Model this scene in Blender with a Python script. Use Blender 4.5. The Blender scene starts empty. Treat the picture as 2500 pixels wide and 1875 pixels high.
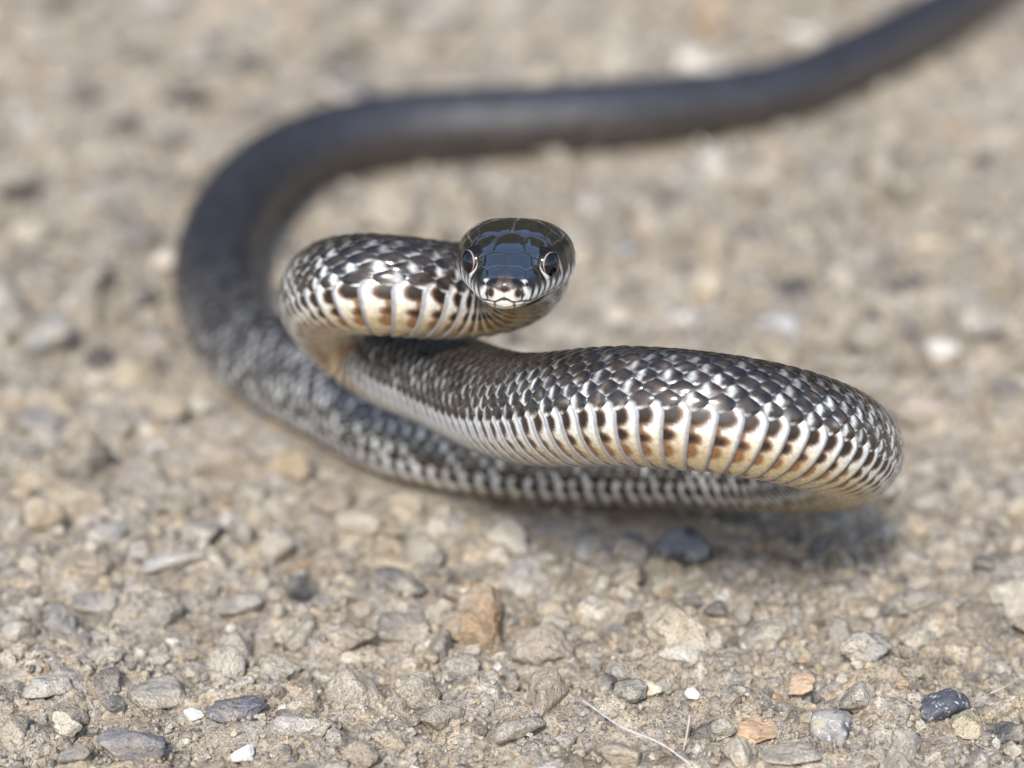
import bpy, bmesh, math, random
import numpy as np
from mathutils import Vector, Matrix, noise as mnoise

random.seed(7)
rng = np.random.default_rng(11)
sc = bpy.context.scene
COL = sc.collection
MM = 0.001                                   # everything below is laid out in millimetres

# ------------------------------------------------------------------ camera
PITCH = math.radians(20.0)                   # looking down
CAM_H = 167.0                                # mm above the ground
FPX = 2500 * 100.0 / 36.0                    # focal length in photo pixels (100 mm macro)
CP, SP = math.cos(PITCH), math.sin(PITCH)
cam = bpy.data.cameras.new('camera')
cam.lens = 100; cam.sensor_width = 36; cam.sensor_fit = 'HORIZONTAL'
cam.clip_start = 0.01; cam.clip_end = 3000
cam.dof.use_dof = True
cam.dof.focus_distance = 0.3685
cam.dof.aperture_fstop = 12.0
cam.dof.aperture_blades = 9
camo = bpy.data.objects.new('camera', cam); COL.objects.link(camo)
camo.location = (0, 0, CAM_H * MM)
camo.rotation_euler = (math.radians(90) - PITCH, 0, 0)
sc.camera = camo

# ------------------------------------------------------------------ sky and sun
SUN_EL, SUN_ROT = math.radians(38), math.radians(190)   # high, behind the photographer, a little left
w = bpy.data.worlds.new('World'); sc.world = w; w.use_nodes = True
wn, wl = w.node_tree.nodes, w.node_tree.links
sky = wn.new('ShaderNodeTexSky'); sky.sky_type = 'NISHITA'; sky.sun_disc = False
sky.sun_elevation = SUN_EL; sky.sun_rotation = SUN_ROT; sky.ozone_density = 1.2; sky.dust_density = 1.5
wl.new(sky.outputs[0], wn['Background'].inputs[0]); wn['Background'].inputs[1].default_value = 0.15
sun = bpy.data.lights.new('sun', 'SUN'); sun.energy = 2.7; sun.angle = math.radians(9.0); sun.color = (1, .975, .95)
suno = bpy.data.objects.new('sun', sun); COL.objects.link(suno)
sd = Vector((math.sin(SUN_ROT) * math.cos(SUN_EL), math.cos(SUN_ROT) * math.cos(SUN_EL), math.sin(SUN_EL)))
suno.rotation_euler = sd.to_track_quat('Z', 'Y').to_euler(); suno.location = sd * 5
sc.view_settings.view_transform = 'Standard'; sc.view_settings.look = 'None'
sc.view_settings.gamma = 1; sc.view_settings.use_curve_mapping = False
sc.view_settings.exposure = 0.62
sc.cycles.use_denoising = True
sc.cycles.max_bounces = 6

# ------------------------------------------------------------------ helpers
def ray(px, py):
    u = (px - 1250.0) / FPX; v = (py - 937.5) / FPX
    return np.array([u, CP - v * SP, -SP - v * CP])
def at_depth(px, py, Z):
    return np.array([0, 0, CAM_H]) + ray(px, py) * Z
def at_height(px, py, z):
    d = ray(px, py)
    return np.array([0, 0, CAM_H]) + d * ((z - CAM_H) / d[2])
def project(P):
    P = np.asarray(P) - np.array([0, 0, CAM_H])
    Z = P[..., 1] * CP - P[..., 2] * SP
    up = P[..., 1] * SP + P[..., 2] * CP
    return 1250 + P[..., 0] / Z * FPX, 937.5 - up / Z * FPX, Z

def smooth(a, b, x):
    t = np.clip((x - a) / (b - a), 0, 1)
    return t * t * (3 - 2 * t)
def mix(a, b, t):
    return a + (b - a) * t
_GR = {}
def noise2(x, y, seed=0):
    """gradient noise, about -0.7..0.7"""
    x = np.asarray(x, float); y = np.asarray(y, float)
    N = 512
    if seed not in _GR:
        ang = np.random.default_rng(seed).random((N, N)) * 2 * math.pi
        _GR[seed] = (np.cos(ang), np.sin(ang))
    gx, gy = _GR[seed]
    xi = np.floor(x).astype(int); yi = np.floor(y).astype(int)
    xf, yf = x - xi, y - yi
    u = xf**3 * (xf * (xf * 6 - 15) + 10); v = yf**3 * (yf * (yf * 6 - 15) + 10)
    def g(ix, iy, dx, dy):
        a, b = ix % N, iy % N
        return gx[a, b] * dx + gy[a, b] * dy
    n00 = g(xi, yi, xf, yf); n10 = g(xi + 1, yi, xf - 1, yf)
    n01 = g(xi, yi + 1, xf, yf - 1); n11 = g(xi + 1, yi + 1, xf - 1, yf - 1)
    return mix(mix(n00, n10, u), mix(n01, n11, u), v)

def make_mesh(name, verts, faces, col=None, smooth_shade=True):
    """verts (n,3) in mm; faces: list of (k,3)/(k,4) int arrays"""
    me = bpy.data.meshes.new(name)
    verts = np.ascontiguousarray(verts, dtype=np.float32) * MM
    me.vertices.add(len(verts)); me.vertices.foreach_set('co', verts.ravel())
    loops = np.concatenate([f.ravel() for f in faces]).astype(np.int32)
    sizes = np.concatenate([np.full(len(f), f.shape[1]) for f in faces]).astype(np.int32)
    starts = np.concatenate([[0], np.cumsum(sizes)[:-1]]).astype(np.int32)
    me.loops.add(len(loops)); me.loops.foreach_set('vertex_index', loops)
    me.polygons.add(len(sizes)); me.polygons.foreach_set('loop_start', starts)
    try: me.polygons.foreach_set('loop_total', sizes)
    except Exception: pass
    me.polygons.foreach_set('use_smooth', np.full(len(sizes), smooth_shade, dtype=bool))
    if col is not None:
        at = me.attributes.new('Col', 'FLOAT_COLOR', 'POINT')
        at.data.foreach_set('color', np.ascontiguousarray(col, dtype=np.float32).ravel())
    me.update(calc_edges=True); me.validate()
    return me
def link(name, me, mat, parent=None):
    o = bpy.data.objects.new(name, me); COL.objects.link(o)
    if mat is not None and len(me.materials) == 0: me.materials.append(mat)
    if parent is not None: o.parent = parent
    return o
def tag(o, label=None, cat=None, group=None, kind=None):
    for k, v in (('label', label), ('category', cat), ('group', group), ('kind', kind)):
        if v: o[k] = v
    return o

class NT:
    def __init__(s, name):
        s.m = bpy.data.materials.new(name); s.m.use_nodes = True
        s.t = s.m.node_tree; s.b = s.t.nodes['Principled BSDF']
    def n(s, typ, **kw):
        nd = s.t.nodes.new(typ)
        for k, v in kw.items(): setattr(nd, k, v)
        return nd
    def l(s, a, b): s.t.links.new(a, b)
    def noise(s, vec, scale, detail=3, rough=.55):
        nd = s.n('ShaderNodeTexNoise'); nd.inputs['Scale'].default_value = scale
        nd.inputs['Detail'].default_value = detail; nd.inputs['Roughness'].default_value = rough
        s.l(vec, nd.inputs['Vector']); return nd.outputs['Fac']
    def ramp(s, fac, stops):
        nd = s.n('ShaderNodeValToRGB'); e = nd.color_ramp.elements
        while len(e) < len(stops): e.new(.5)
        for el, (p, c) in zip(e, stops):
            el.position = p; el.color = (c, c, c, 1) if not hasattr(c, '__len__') else (*c, 1)
        s.l(fac, nd.inputs['Fac']); return nd.outputs['Color']
    def mixc(s, a, b, fac, mode='MIX'):
        nd = s.n('ShaderNodeMix', data_type='RGBA', blend_type=mode)
        for sock, v in ((nd.inputs[0], fac), (nd.inputs[6], a), (nd.inputs[7], b)):
            if hasattr(v, 'links'): s.l(v, sock)
            elif hasattr(v, '__len__'): sock.default_value = (*v, 1)
            else: sock.default_value = v
        return nd.outputs[2]
    def bump(s, h, strength, dist, prev=None):
        nd = s.n('ShaderNodeBump'); nd.inputs['Strength'].default_value = strength
        nd.inputs['Distance'].default_value = dist; s.l(h, nd.inputs['Height'])
        if prev is not None: s.l(prev, nd.inputs['Normal'])
        return nd.outputs['Normal']

# ------------------------------------------------------------------ materials
def mat_ground():
    m = NT('sandy_grit')
    pos = m.n('ShaderNodeNewGeometry').outputs['Position']
    big = m.noise(pos, 28, 4); mid = m.noise(pos, 160, 4); fine = m.noise(pos, 1100, 3, .7); spk = m.noise(pos, 2600, 2, .8)
    c = m.ramp(big, [(.3, (.29, .243, .185)), (.55, (.38, .322, .25)), (.75, (.46, .40, .32))])
    c = m.mixc(c, m.ramp(mid, [(.33, (.20, .165, .125)), (.5, (.39, .333, .26)), (.68, (.62, .55, .44))]), .55)
    ga = m.n('ShaderNodeAttribute'); ga.attribute_name = 'Col'
    c = m.mixc(c, ga.outputs['Color'], ga.outputs['Alpha'])
    c = m.mixc(c, m.ramp(fine, [(.3, .35), (.5, .95), (.72, 1.55)]), .62, 'MULTIPLY')
    c = m.mixc(c, m.ramp(spk, [(.34, .15), (.44, 1.0), (.62, 1.0), (.75, 1.8)]), .85, 'MULTIPLY')
    m.l(c, m.b.inputs['Base Color']); m.b.inputs['Roughness'].default_value = .93
    m.b.inputs['Specular IOR Level'].default_value = .2
    nb = m.bump(fine, .9, .0006); nb = m.bump(spk, .8, .00025, nb)
    m.l(nb, m.b.inputs['Normal'])
    return m.m
def mat_stone(name, use_object):
    m = NT(name)
    if use_object:
        base = m.n('ShaderNodeObjectInfo').outputs['Color']
    else:
        a = m.n('ShaderNodeAttribute'); a.attribute_name = 'Col'; base = a.outputs['Color']
    g = m.n('ShaderNodeNewGeometry'); pos = g.outputs['Position']
    mid = m.noise(pos, 260, 5, .6); fine = m.noise(pos, 1300, 4, .7); spk = m.noise(pos, 2300, 2, .8)
    c = m.mixc(base, m.ramp(mid, [(.3, .55), (.5, 1.0), (.7, 1.35)]), .75, 'MULTIPLY')
    c = m.mixc(c, m.ramp(fine, [(.3, .55), (.5, 1.0), (.7, 1.3)]), .6, 'MULTIPLY')
    c = m.mixc(c, m.ramp(spk, [(.32, .3), (.4, 1.0), (1, 1.0)]), .55, 'MULTIPLY')
    blot = m.ramp(m.noise(pos, 120, 4, .6), [(.40, 0), (.50, .15), (.60, .8)])
    c = m.mixc(c, m.mixc((.60, .50, .36), (.70, .66, .58), mid), blot)
    blk = m.ramp(m.noise(pos, 330, 4, .7), [(.30, .75), (.40, 0)])
    c = m.mixc(c, (.07, .066, .062), blk)
    # dust of the same grit lying on the stones in patches
    dust = m.ramp(m.noise(pos, 190, 5, .7), [(.44, .05), (.68, .85)])
    c = m.mixc(c, m.mixc((.35, .295, .225), (.54, .47, .37), fine), dust)
    m.l(c, m.b.inputs['Base Color']); m.b.inputs['Roughness'].default_value = .85
    m.b.inputs['Specular IOR Level'].default_value = .3
    nb = m.bump(mid, 1.0, .003); nb = m.bump(fine, 1.0, .0007, nb); nb = m.bump(spk, .8, .0003, nb)
    m.l(nb, m.b.inputs['Normal'])
    return m.m
def mat_clean_stone():
    m = NT('clean_pebble')
    base = m.n('ShaderNodeObjectInfo').outputs['Color']
    pos = m.n('ShaderNodeNewGeometry').outputs['Position']
    mid = m.noise(pos, 500, 4, .6); fine = m.noise(pos, 2000, 3, .7)
    c = m.mixc(base, m.ramp(mid, [(.35, .86), (.65, 1.08)]), .8, 'MULTIPLY')
    m.l(c, m.b.inputs['Base Color']); m.b.inputs['Roughness'].default_value = .6
    m.l(m.bump(fine, .4, .0001), m.b.inputs['Normal'])
    return m.m
def mat_flake():
    m = NT('sandstone_flake')
    base = m.n('ShaderNodeObjectInfo').outputs['Color']
    pos = m.n('ShaderNodeNewGeometry').outputs['Position']
    mid = m.noise(pos, 420, 4, .6); pit = m.noise(pos, 1500, 3, .6)
    c = m.mixc(base, m.ramp(mid, [(.35, .8), (.65, 1.2)]), .8, 'MULTIPLY')
    c = m.mixc(c, m.ramp(pit, [(.30, .15), (.36, 1.0), (.7, 1.1)]), .8, 'MULTIPLY')
    m.l(c, m.b.inputs['Base Color']); m.b.inputs['Roughness'].default_value = .85
    nb = m.bump(mid, .7, .001); m.l(m.bump(pit, .9, .0005, nb), m.b.inputs['Normal'])
    return m.m
def mat_two_tone(name, dark, light, tan, fleck=.75):
    m = NT(name)
    tc = m.n('ShaderNodeTexCoord').outputs['Object']
    pos = m.n('ShaderNodeNewGeometry').outputs['Position']
    mid = m.noise(pos, 230, 3, .5); fine = m.noise(pos, 1500, 4, .7)
    c = m.ramp(mid, [(.40, dark), (.52, light), (.60, light), (.72, tan)])
    c = m.mixc(c, m.ramp(fine, [(.3, .6), (.7, 1.3)]), .6, 'MULTIPLY')
    fl = m.noise(pos, 1100, 3, .75)
    c = m.mixc(c, (.62, .61, .60), m.ramp(fl, [(.56, 0), (.63, fleck)]))
    c = m.mixc(c, (.03, .03, .035), m.ramp(m.noise(pos, 900, 2, .7), [(.33, fleck * .8), (.40, 0)]))
    m.l(c, m.b.inputs['Base Color']); m.b.inputs['Roughness'].default_value = .7
    nb = m.bump(mid, .4, .0008); m.l(m.bump(fine, .7, .0003, nb), m.b.inputs['Normal'])
    return m.m
def mat_skin(name='snake_skin', shield=False):
    m = NT(name)
    a = m.n('ShaderNodeAttribute'); a.attribute_name = 'Col'
    pos = m.n('ShaderNodeNewGeometry').outputs['Position']
    fine = m.noise(pos, 1500, 3, .6); mic = m.noise(pos, 6000, 2, .6)
    c = m.mixc(a.outputs['Color'], m.ramp(fine, [(.3, .72), (.5, 1), (.7, 1.25)]), .7, 'MULTIPLY')
    m.l(c, m.b.inputs['Base Color'])
    mp = m.n('ShaderNodeMath', operation='MULTIPLY_ADD'); m.l(fine, mp.inputs[0]); mp.inputs[1].default_value = .12
    m.l(a.outputs['Alpha'], mp.inputs[2]); m.l(mp.outputs[0], m.b.inputs['Roughness'])
    m.b.inputs['Specular IOR Level'].default_value = .5 if shield else .75
    m.l(m.bump(mic, .1 if shield else .25, .00003), m.b.inputs['Normal'])
    if shield:                                 # thick polished horn over the crown
        a2 = m.n('ShaderNodeAttribute'); a2.attribute_name = 'Shine'; m.l(a2.outputs['Fac'], m.b.inputs['Coat Weight']); m.b.inputs['Coat IOR'].default_value = 3.0; m.b.inputs['Coat Roughness'].default_value = .04
    return m.m
def mat_plain(name, col, rough, spec=.5, coat=0):
    m = NT(name); pos = m.n('ShaderNodeNewGeometry').outputs['Position']
    c = m.mixc(col, m.ramp(m.noise(pos, 1200, 3), [(.3, .75), (.7, 1.25)]), .6, 'MULTIPLY')
    m.l(c, m.b.inputs['Base Color']); m.b.inputs['Roughness'].default_value = rough
    m.b.inputs['Specular IOR Level'].default_value = spec; m.b.inputs['Coat Weight'].default_value = coat
    return m.m
M_GROUND = mat_ground(); M_STONE = mat_stone('dusty_stone', True); M_GRIT = mat_stone('grit', False)
M_CLEAN = mat_clean_stone(); M_FLAKE = mat_flake(); M_SKIN = mat_skin(); M_SHIELD = mat_skin('shield_skin', True)
M_BLACK = mat_two_tone('black_pebble', (.022, .023, .028), (.20, .195, .19), (.40, .31, .21), .25)
M_FLECK = mat_two_tone('flecked_stone', (.035, .038, .05), (.10, .105, .125), (.17, .17, .18), .9)
M_GRANITE = mat_two_tone('speckled_stone', (.09, .095, .11), (.30, .28, .26), (.42, .36, .27))
M_EYE = mat_plain('eye_iris', (.008, .006, .005), .08, .35, .3)
M_PUPIL = mat_plain('eye_pupil', (.003, .003, .004), .04, .4, .5)
M_EYE_RIM = mat_plain('eye_rim', (.26, .19, .155), .3, .3, .2)
M_STRAW = mat_plain('dry_straw', (.52, .44, .33), .6)
M_STRAW2 = mat_plain('grey_straw', (.55, .52, .48), .5)

# ------------------------------------------------------------------ the snake's course
# (photo x, photo y, depth in mm or 'g' = resting on the ground, radius mm, lean of the back away from the camera)
HEAD_TIP = at_depth(1231, 706, 360.5)
yaw, nose = math.radians(5.2), math.radians(.3)
F = np.array([-math.sin(yaw) * math.cos(nose), -math.cos(yaw) * math.cos(nose), -math.sin(nose)])   # where the snout points
S = np.array([math.cos(yaw), -math.sin(yaw), 0.0]); S /= np.linalg.norm(S)                          # to the viewer's right
U = np.cross(S, -F); U = U / np.linalg.norm(U)
if U[2] < 0: U = -U
def head_pt(d, y, z):
    d = np.asarray(d, float)[..., None]; y = np.asarray(y, float)[..., None]; z = np.asarray(z, float)[..., None]
    return HEAD_TIP - F * d + S * y + U * z
ctrl = [(head_pt(16, 0, -2.3), 5.6, 0), (head_pt(20, 0, -3.3), 5.7, 4), (head_pt(25, .2, -5.2), 5.9, 16)]
for px, py, Z, R, rho in [
    (1266, 694, 393, 6.2, 32), (1160, 716, 396, 6.6, 42), (1040, 709, 392, 6.9, 46), (940, 700, 390, 7.0, 46), (865, 697, 394, 7.0, 46),
    (812, 708, 402, 6.9, 46), (800, 735, 412, 6.9, 46), (825, 782, 421, 6.9, 45), (894, 850, 423, 7.0, 42),
    (1048, 920, 412, 7.2, 42), (1178, 976, 397, 7.4, 44), (1320, 1006, 381, 7.6, 47), (1511, 996, 369, 7.85, 49),
    (1692, 1007, 364.5, 7.7, 49), (1850, 1028, 366, 7.6, 47), (1975, 1058, 371, 7.5, 44), (2055, 1090, 381, 7.4, 36),
    (2062, 1116, 397, 7.4, 26), (1998, 1130, 413, 7.5, 18), (1890, 1132, 423.5, 7.6, 14), (1730, 1124, 430, 7.6, 13),
    (1560, 1119, 434, 7.6, 13), (1400, 1116, 'g', 7.6, 13), (1230, 1103, 'g', 7.6, 13), (1080, 1080, 'g', 7.6, 13), (957, 1046, 'g', 7.6, 13),
    (860, 995, 'g', 7.6, 10), (706, 914, 'g', 7.6, 6), (617, 860, 'g', 7.55, 0), (562, 795, 'g', 7.5, 0), (534, 725, 'g', 7.5, 0),
    (526, 655, 'g', 7.5, 0), (540, 580, 'g', 7.5, 0), (575, 508, 'g', 7.6, 0), (635, 438, 'g', 7.7, 0), (722, 380, 'g', 7.8, 0),
    (850, 338, 'g', 7.9, 0), (1020, 312, 'g', 8.0, 0), (1250, 299, 'g', 7.8, 0), (1500, 281, 'g', 7.7, 0), (1700, 260, 'g', 7.3, 0),
    (1873, 231, 'g', 7.0, 0), (2030, 174, 'g', 6.9, 0), (2180, 102, 'g', 6.9, 0), (2345, 8, 'g', 6.8, 0), (2500, -90, 'g', 6.4, 0),
    (2660, -190, 'g', 5.7, 0), (2900, -260, 'g', 4.0, 0), (3200, -290, 'g', 3.0, 0), (3500, -290, 'g', 2.0, 0), (3800, -270, 'g', .9, 0)]:
    P = at_height(px, py, R - .4) if Z == 'g' else at_depth(px, py, Z)
    ctrl.append((P, R, rho))
CPTS = np.array([c[0] for c in ctrl]); CR = np.array([c[1] for c in ctrl]); CRHO = np.array([c[2] for c in ctrl], float)
def spline(ctrl_arr, knots, t):
    """natural cubic spline through the control values"""
    n = len(knots); h = np.diff(knots); A = np.eye(n); B = np.zeros((n,) + ctrl_arr.shape[1:])
    for i in range(1, n - 1):
        A[i, i - 1] = h[i - 1]; A[i, i] = 2 * (h[i - 1] + h[i]); A[i, i + 1] = h[i]
        B[i] = 3 * ((ctrl_arr[i + 1] - ctrl_arr[i]) / h[i] - (ctrl_arr[i] - ctrl_arr[i - 1]) / h[i - 1])
    c = np.linalg.solve(A, B)
    i = np.clip(np.searchsorted(knots, t, side='right') - 1, 0, n - 2)
    sh = (slice(None),) + (None,) * (ctrl_arr.ndim - 1)
    dt = (t - knots[i])[sh]; hi = h[i][sh]
    b = (ctrl_arr[i + 1] - ctrl_arr[i]) / hi - hi * (2 * c[i] + c[i + 1]) / 3
    dd = (c[i + 1] - c[i]) / (3 * hi)
    return ctrl_arr[i] + b * dt + c[i] * dt**2 + dd * dt**3
kn = np.concatenate([[0], np.cumsum(np.linalg.norm(np.diff(CPTS, axis=0), axis=1)**.8)])
tt = np.linspace(0, kn[-1], 8000)
PP = spline(CPTS, kn, tt)
# take out the small wobble of the traced points
al = np.concatenate([[0], np.cumsum(np.linalg.norm(np.diff(PP, axis=0), axis=1))])
LEN = al[-1]; sg = np.arange(0, LEN, .1)
PP = np.stack([np.interp(sg, al, PP[:, k]) for k in range(3)], 1)
RR = np.interp(np.interp(sg, al, tt), kn, CR); RHO = np.interp(np.interp(sg, al, tt), kn, CRHO)
def gsmooth(a, sig):
    k = np.arange(-int(3 * sig), int(3 * sig) + 1); g = np.exp(-.5 * (k / sig)**2); g /= g.sum()
    pad = len(k) // 2
    if a.ndim == 1: return np.convolve(np.pad(a, pad, mode='reflect', reflect_type='odd'), g, 'valid')
    return np.stack([gsmooth(a[:, i], sig) for i in range(a.shape[1])], 1)
PP = gsmooth(PP, 30); RR = gsmooth(RR, 60); RHO = gsmooth(RHO, 60)
TT = np.gradient(PP, axis=0); TT /= np.linalg.norm(TT, axis=1)[:, None]
DD = np.stack([np.zeros(len(sg)), np.sin(np.radians(RHO)), np.cos(np.radians(RHO))], 1)
DD -= (DD * TT).sum(1)[:, None] * TT; DD /= np.linalg.norm(DD, axis=1)[:, None]
BB = np.cross(TT, DD)
S_OF_X = lambda px, lo, hi: None
def curve(s):
    f = lambda A: np.stack([np.interp(s, sg, A[:, k]) for k in range(3)], -1)
    return f(PP), f(TT), f(DD), f(BB), np.interp(s, sg, RR)
def body_pt(s, phi, h):
    """s along the body (mm), phi 0 = spine .. pi = belly, h = height above the skin"""
    P, T, D, B, R = curve(s)
    c, sn = np.cos(phi), np.sin(phi)
    rx = 1.0; up = np.where(c > 0, 1.0, .93)
    x = R * sn; y = R * up * c
    nrm = np.hypot(x, y)
    x = x * (1 + h / nrm); y = y * (1 + h / nrm)
    return P + B * x[..., None] + D * y[..., None]

BETA = math.radians(67)                       # half the angle the belly scales take up
NROW = 19
ROWSTEP = (2 * math.pi - 2 * BETA) / NROW
PITCH_MM = 2.3
# landmarks along the body, found from the traced points
def s_near(px, py, lo=0, hi=1e9):
    X, Y, _ = project(PP); d = np.hypot(X - px, Y - py); d[(sg < lo) | (sg > hi)] = 1e9
    return sg[np.argmin(d)]
S_LEFT = s_near(800, 735); S_RIGHT = s_near(2066, 1110, S_LEFT); S_COIL = s_near(526, 655, S_RIGHT); S_G = s_near(957, 1046, S_RIGHT)
S_FADE = s_near(700, 912, S_RIGHT); S_END = LEN - 3

DARK = np.array([.012, .011, .012]); BROWN = np.array([.062, .044, .031]); WHITE = np.array([.68, .69, .67])
CREAM = np.array([.60, .56, .44]); TAN = np.array([.46, .355, .21]); SPOT = np.array([.022, .014, .010]); HALO = np.array([.19, .085, .032])
GREYM = np.array([.20, .205, .23]); GREYB = np.array([.030, .031, .038])
def lerp3(a, b, t): return a * (1 - t[..., None]) + b * t[..., None]
def pale_of(s):                               # the young pattern fades out towards the hind body
    return 1 - .97 * smooth(S_FADE, S_COIL + 2, s)

def dorsal_colour(x, y, side, q, pale, rnd, s):
    """x -1 front..1 rear, y -1..1 across with +1 towards the belly"""
    n = noise2(x * 1.3 + rnd[:, 0:1] * 90, y * 1.3 + rnd[:, 1:2] * 90, 5)
    base = lerp3(DARK, BROWN, np.clip(.42 + 1.1 * n + .30 * (1 - np.hypot(x, y)) - .75 * smooth(.15, .75, x) * (rnd[:, 6:7] > .35), 0, 1) * (.30 + .70 * q))
    hind = lerp3(np.broadcast_to(GREYB, base.shape), np.broadcast_to(np.array([.042, .033, .028]), base.shape), smooth(.45, .9, q) + 0 * x)
    hind = hind * (.55 + .95 * rnd[:, 2:3, None]) * (1 + .8 * n[..., None])
    base = lerp3(base, hind, (1 - pale) * .9 + 0 * x)
    amt = pale * (.03 + .97 * smooth(.30, 1.0, q)**1.3) * (.45 + .8 * rnd[:, 2:3])
    speck = smooth(S_RIGHT, S_RIGHT + 25, s) * smooth(S_COIL, S_G - 10, s)
    amt = np.maximum(amt, speck * (.60 + .5 * rnd[:, 2:3]) * (.55 + .45 * q))
    m1 = np.exp(-(((x + .45) / .34)**2 + ((y - .60) / .36)**2))
    m2 = np.exp(-(((x + .2 - .4 * (rnd[:, 3:4] - .5)) / .20)**2 + ((y + .05) / .8)**2)) * (rnd[:, 3:4] > .5) * .8
    m3 = np.exp(-(((x - .05) / .5)**2 + ((y - .78) / .16)**2)) * .7
    mrim = smooth(.80, .96, np.hypot(x, y)) * .12
    wmask = np.clip((np.maximum(np.maximum(m1, m3), m2) * 1.45 + .55 * n - .18) * amt * 1.35, 0, 1)
    c = lerp3(base, np.broadcast_to(WHITE, base.shape), np.clip(wmask + mrim * pale, 0, 1))
    rough = .10 + .17 * (1 - pale) + .16 * rnd[:, 4:5]**2 + 0 * x
    return np.concatenate([c, rough[..., None]], -1)

def ventral_colour(x, t, pale, rnd, s):
    """x 0 front..1 rear of the part that shows, t -1..1 from one end to the other"""
    a = np.abs(t)
    n = noise2(x * 1.6 + rnd[:, 0:1] * 70, t * 6 + rnd[:, 1:2] * 70, 9)
    n2 = noise2(x * 3 + rnd[:, 1:2] * 70, t * 26 + rnd[:, 2:3] * 70, 10)
    sh = x.shape + (3,)
    base = lerp3(np.broadcast_to(TAN, sh), np.broadcast_to(CREAM, sh), smooth(.22, .55, a))
    base = lerp3(base, np.broadcast_to(WHITE, sh), smooth(.50, .75, a))
    side = np.where(t > 0, rnd[:, 3:4], rnd[:, 4:5])
    c1 = .80 + .08 * (side - .5); c2 = .48 + .10 * (rnd[:, 5:6] - .5)
    def blob(cx, ct, rx, rt):                   # flat topped, reaching back from the front edge
        return np.exp(-((np.maximum(x - cx, 0) / rx)**2 + (np.abs(a - ct) / rt)**2)**1.6) + .20 * n + .06 * n2
    b1 = blob(.10, c1, .44 + .20 * side, .15 + .05 * side)
    b2 = blob(.05, c2, .42 + .24 * rnd[:, 6:7], .115) * (.72 + .33 * rnd[:, 5:6])
    b3 = blob(.0, .25, .55, .17) * .66
    b4 = blob(.05, 1.0, .45, .06)
    b5 = blob(.0, .62, .22, .42) * .70           # brown along the whole front edge
    bl = np.maximum.reduce([b1, b4, b2, b3, b5])
    halo = smooth(.22, .50, bl); core = smooth(.40, .74, np.maximum(np.maximum(b1, b4), b2 * .9))
    c = lerp3(base, np.broadcast_to(HALO, sh), halo * .93)
    c = lerp3(c, np.broadcast_to(SPOT, sh), core)
    c = lerp3(c, np.broadcast_to(GREYM, sh), smooth(.85, .90, x) * .85)
    c = lerp3(c, np.broadcast_to(np.array([.045, .034, .027]), sh), (1 - pale) * (.95 - .3 * smooth(.7, .4, a)))
    rough = .22 + .12 * smooth(.84, .9, x) + 0 * a
    return np.concatenate([c, rough[..., None]], -1)

# --- one rounded lozenge, as rings round its middle
def lozenge(nr, ns, p=1.62):
    ang = np.arange(ns) / ns * 2 * math.pi
    ux = np.sign(np.cos(ang)) * np.abs(np.cos(ang))**(2 / p); uy = np.sign(np.sin(ang)) * np.abs(np.sin(ang))**(2 / p)
    radii = [(i / nr)**.72 for i in range(1, nr + 1)] + [1.02]
    X = [0.0]; Y = [0.0]; RAD = [0.0]; low = [0.0]
    for k, r in enumerate(radii):
        X += list(ux * r); Y += list(uy * r); RAD += [min(r, 1.0)] * ns; low += [1.0 if k == len(radii) - 1 else 0.0] * ns
    tri = np.array([[0, 1 + i, 1 + (i + 1) % ns] for i in range(ns)])
    quad = np.array([[1 + k * ns + i, 1 + (k + 1) * ns + i, 1 + (k + 1) * ns + (i + 1) % ns, 1 + k * ns + (i + 1) % ns]
                     for k in range(len(radii) - 1) for i in range(ns)])
    return np.array(X), np.array(Y), np.array(RAD), np.array(low), tri, quad

def dorsal_batch(s_list, phi_list, side_list, q_list, lod):
    X, Y, RAD, low, tri, quad = lozenge(*lod)
    n = len(s_list); s_list = np.asarray(s_list)[:, None]; phi_list = np.asarray(phi_list)[:, None]
    side = np.asarray(side_list)[:, None]; q = np.asarray(q_list)[:, None]
    rnd = rng.random((n, 8)); R = np.interp(s_list, sg, RR)
    jit = 1 + .06 * (rnd[:, 5:6] - .5)
    a = PITCH_MM * .70 * jit; b = ROWSTEP * .93 * (1 + .05 * (rnd[:, 6:7] - .5)) * (1 + .10 * smooth(.8, 1, q))
    ss = s_list + X[None] * a; ph = phi_list + Y[None] * b
    lift = np.clip(R / 7, .3, 1.1)
    tilt = -.05 + .20 * smooth(-1, 1, X)[None]
    dome = .25 * (1 - RAD**2.2)[None] - .07 * RAD[None]**8 - .22 * low[None]
    ss = np.clip(ss, 0, LEN - .5)
    V = body_pt(ss, ph, (tilt + dome + .03 * (rnd[:, 7:8] - .5)) * lift + .03)
    yb = Y[None] * side                        # + towards the belly
    C = dorsal_colour(np.broadcast_to(X[None], ss.shape), yb, side, q, pale_of(s_list), rnd, s_list)
    return V, C, tri, quad

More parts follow.
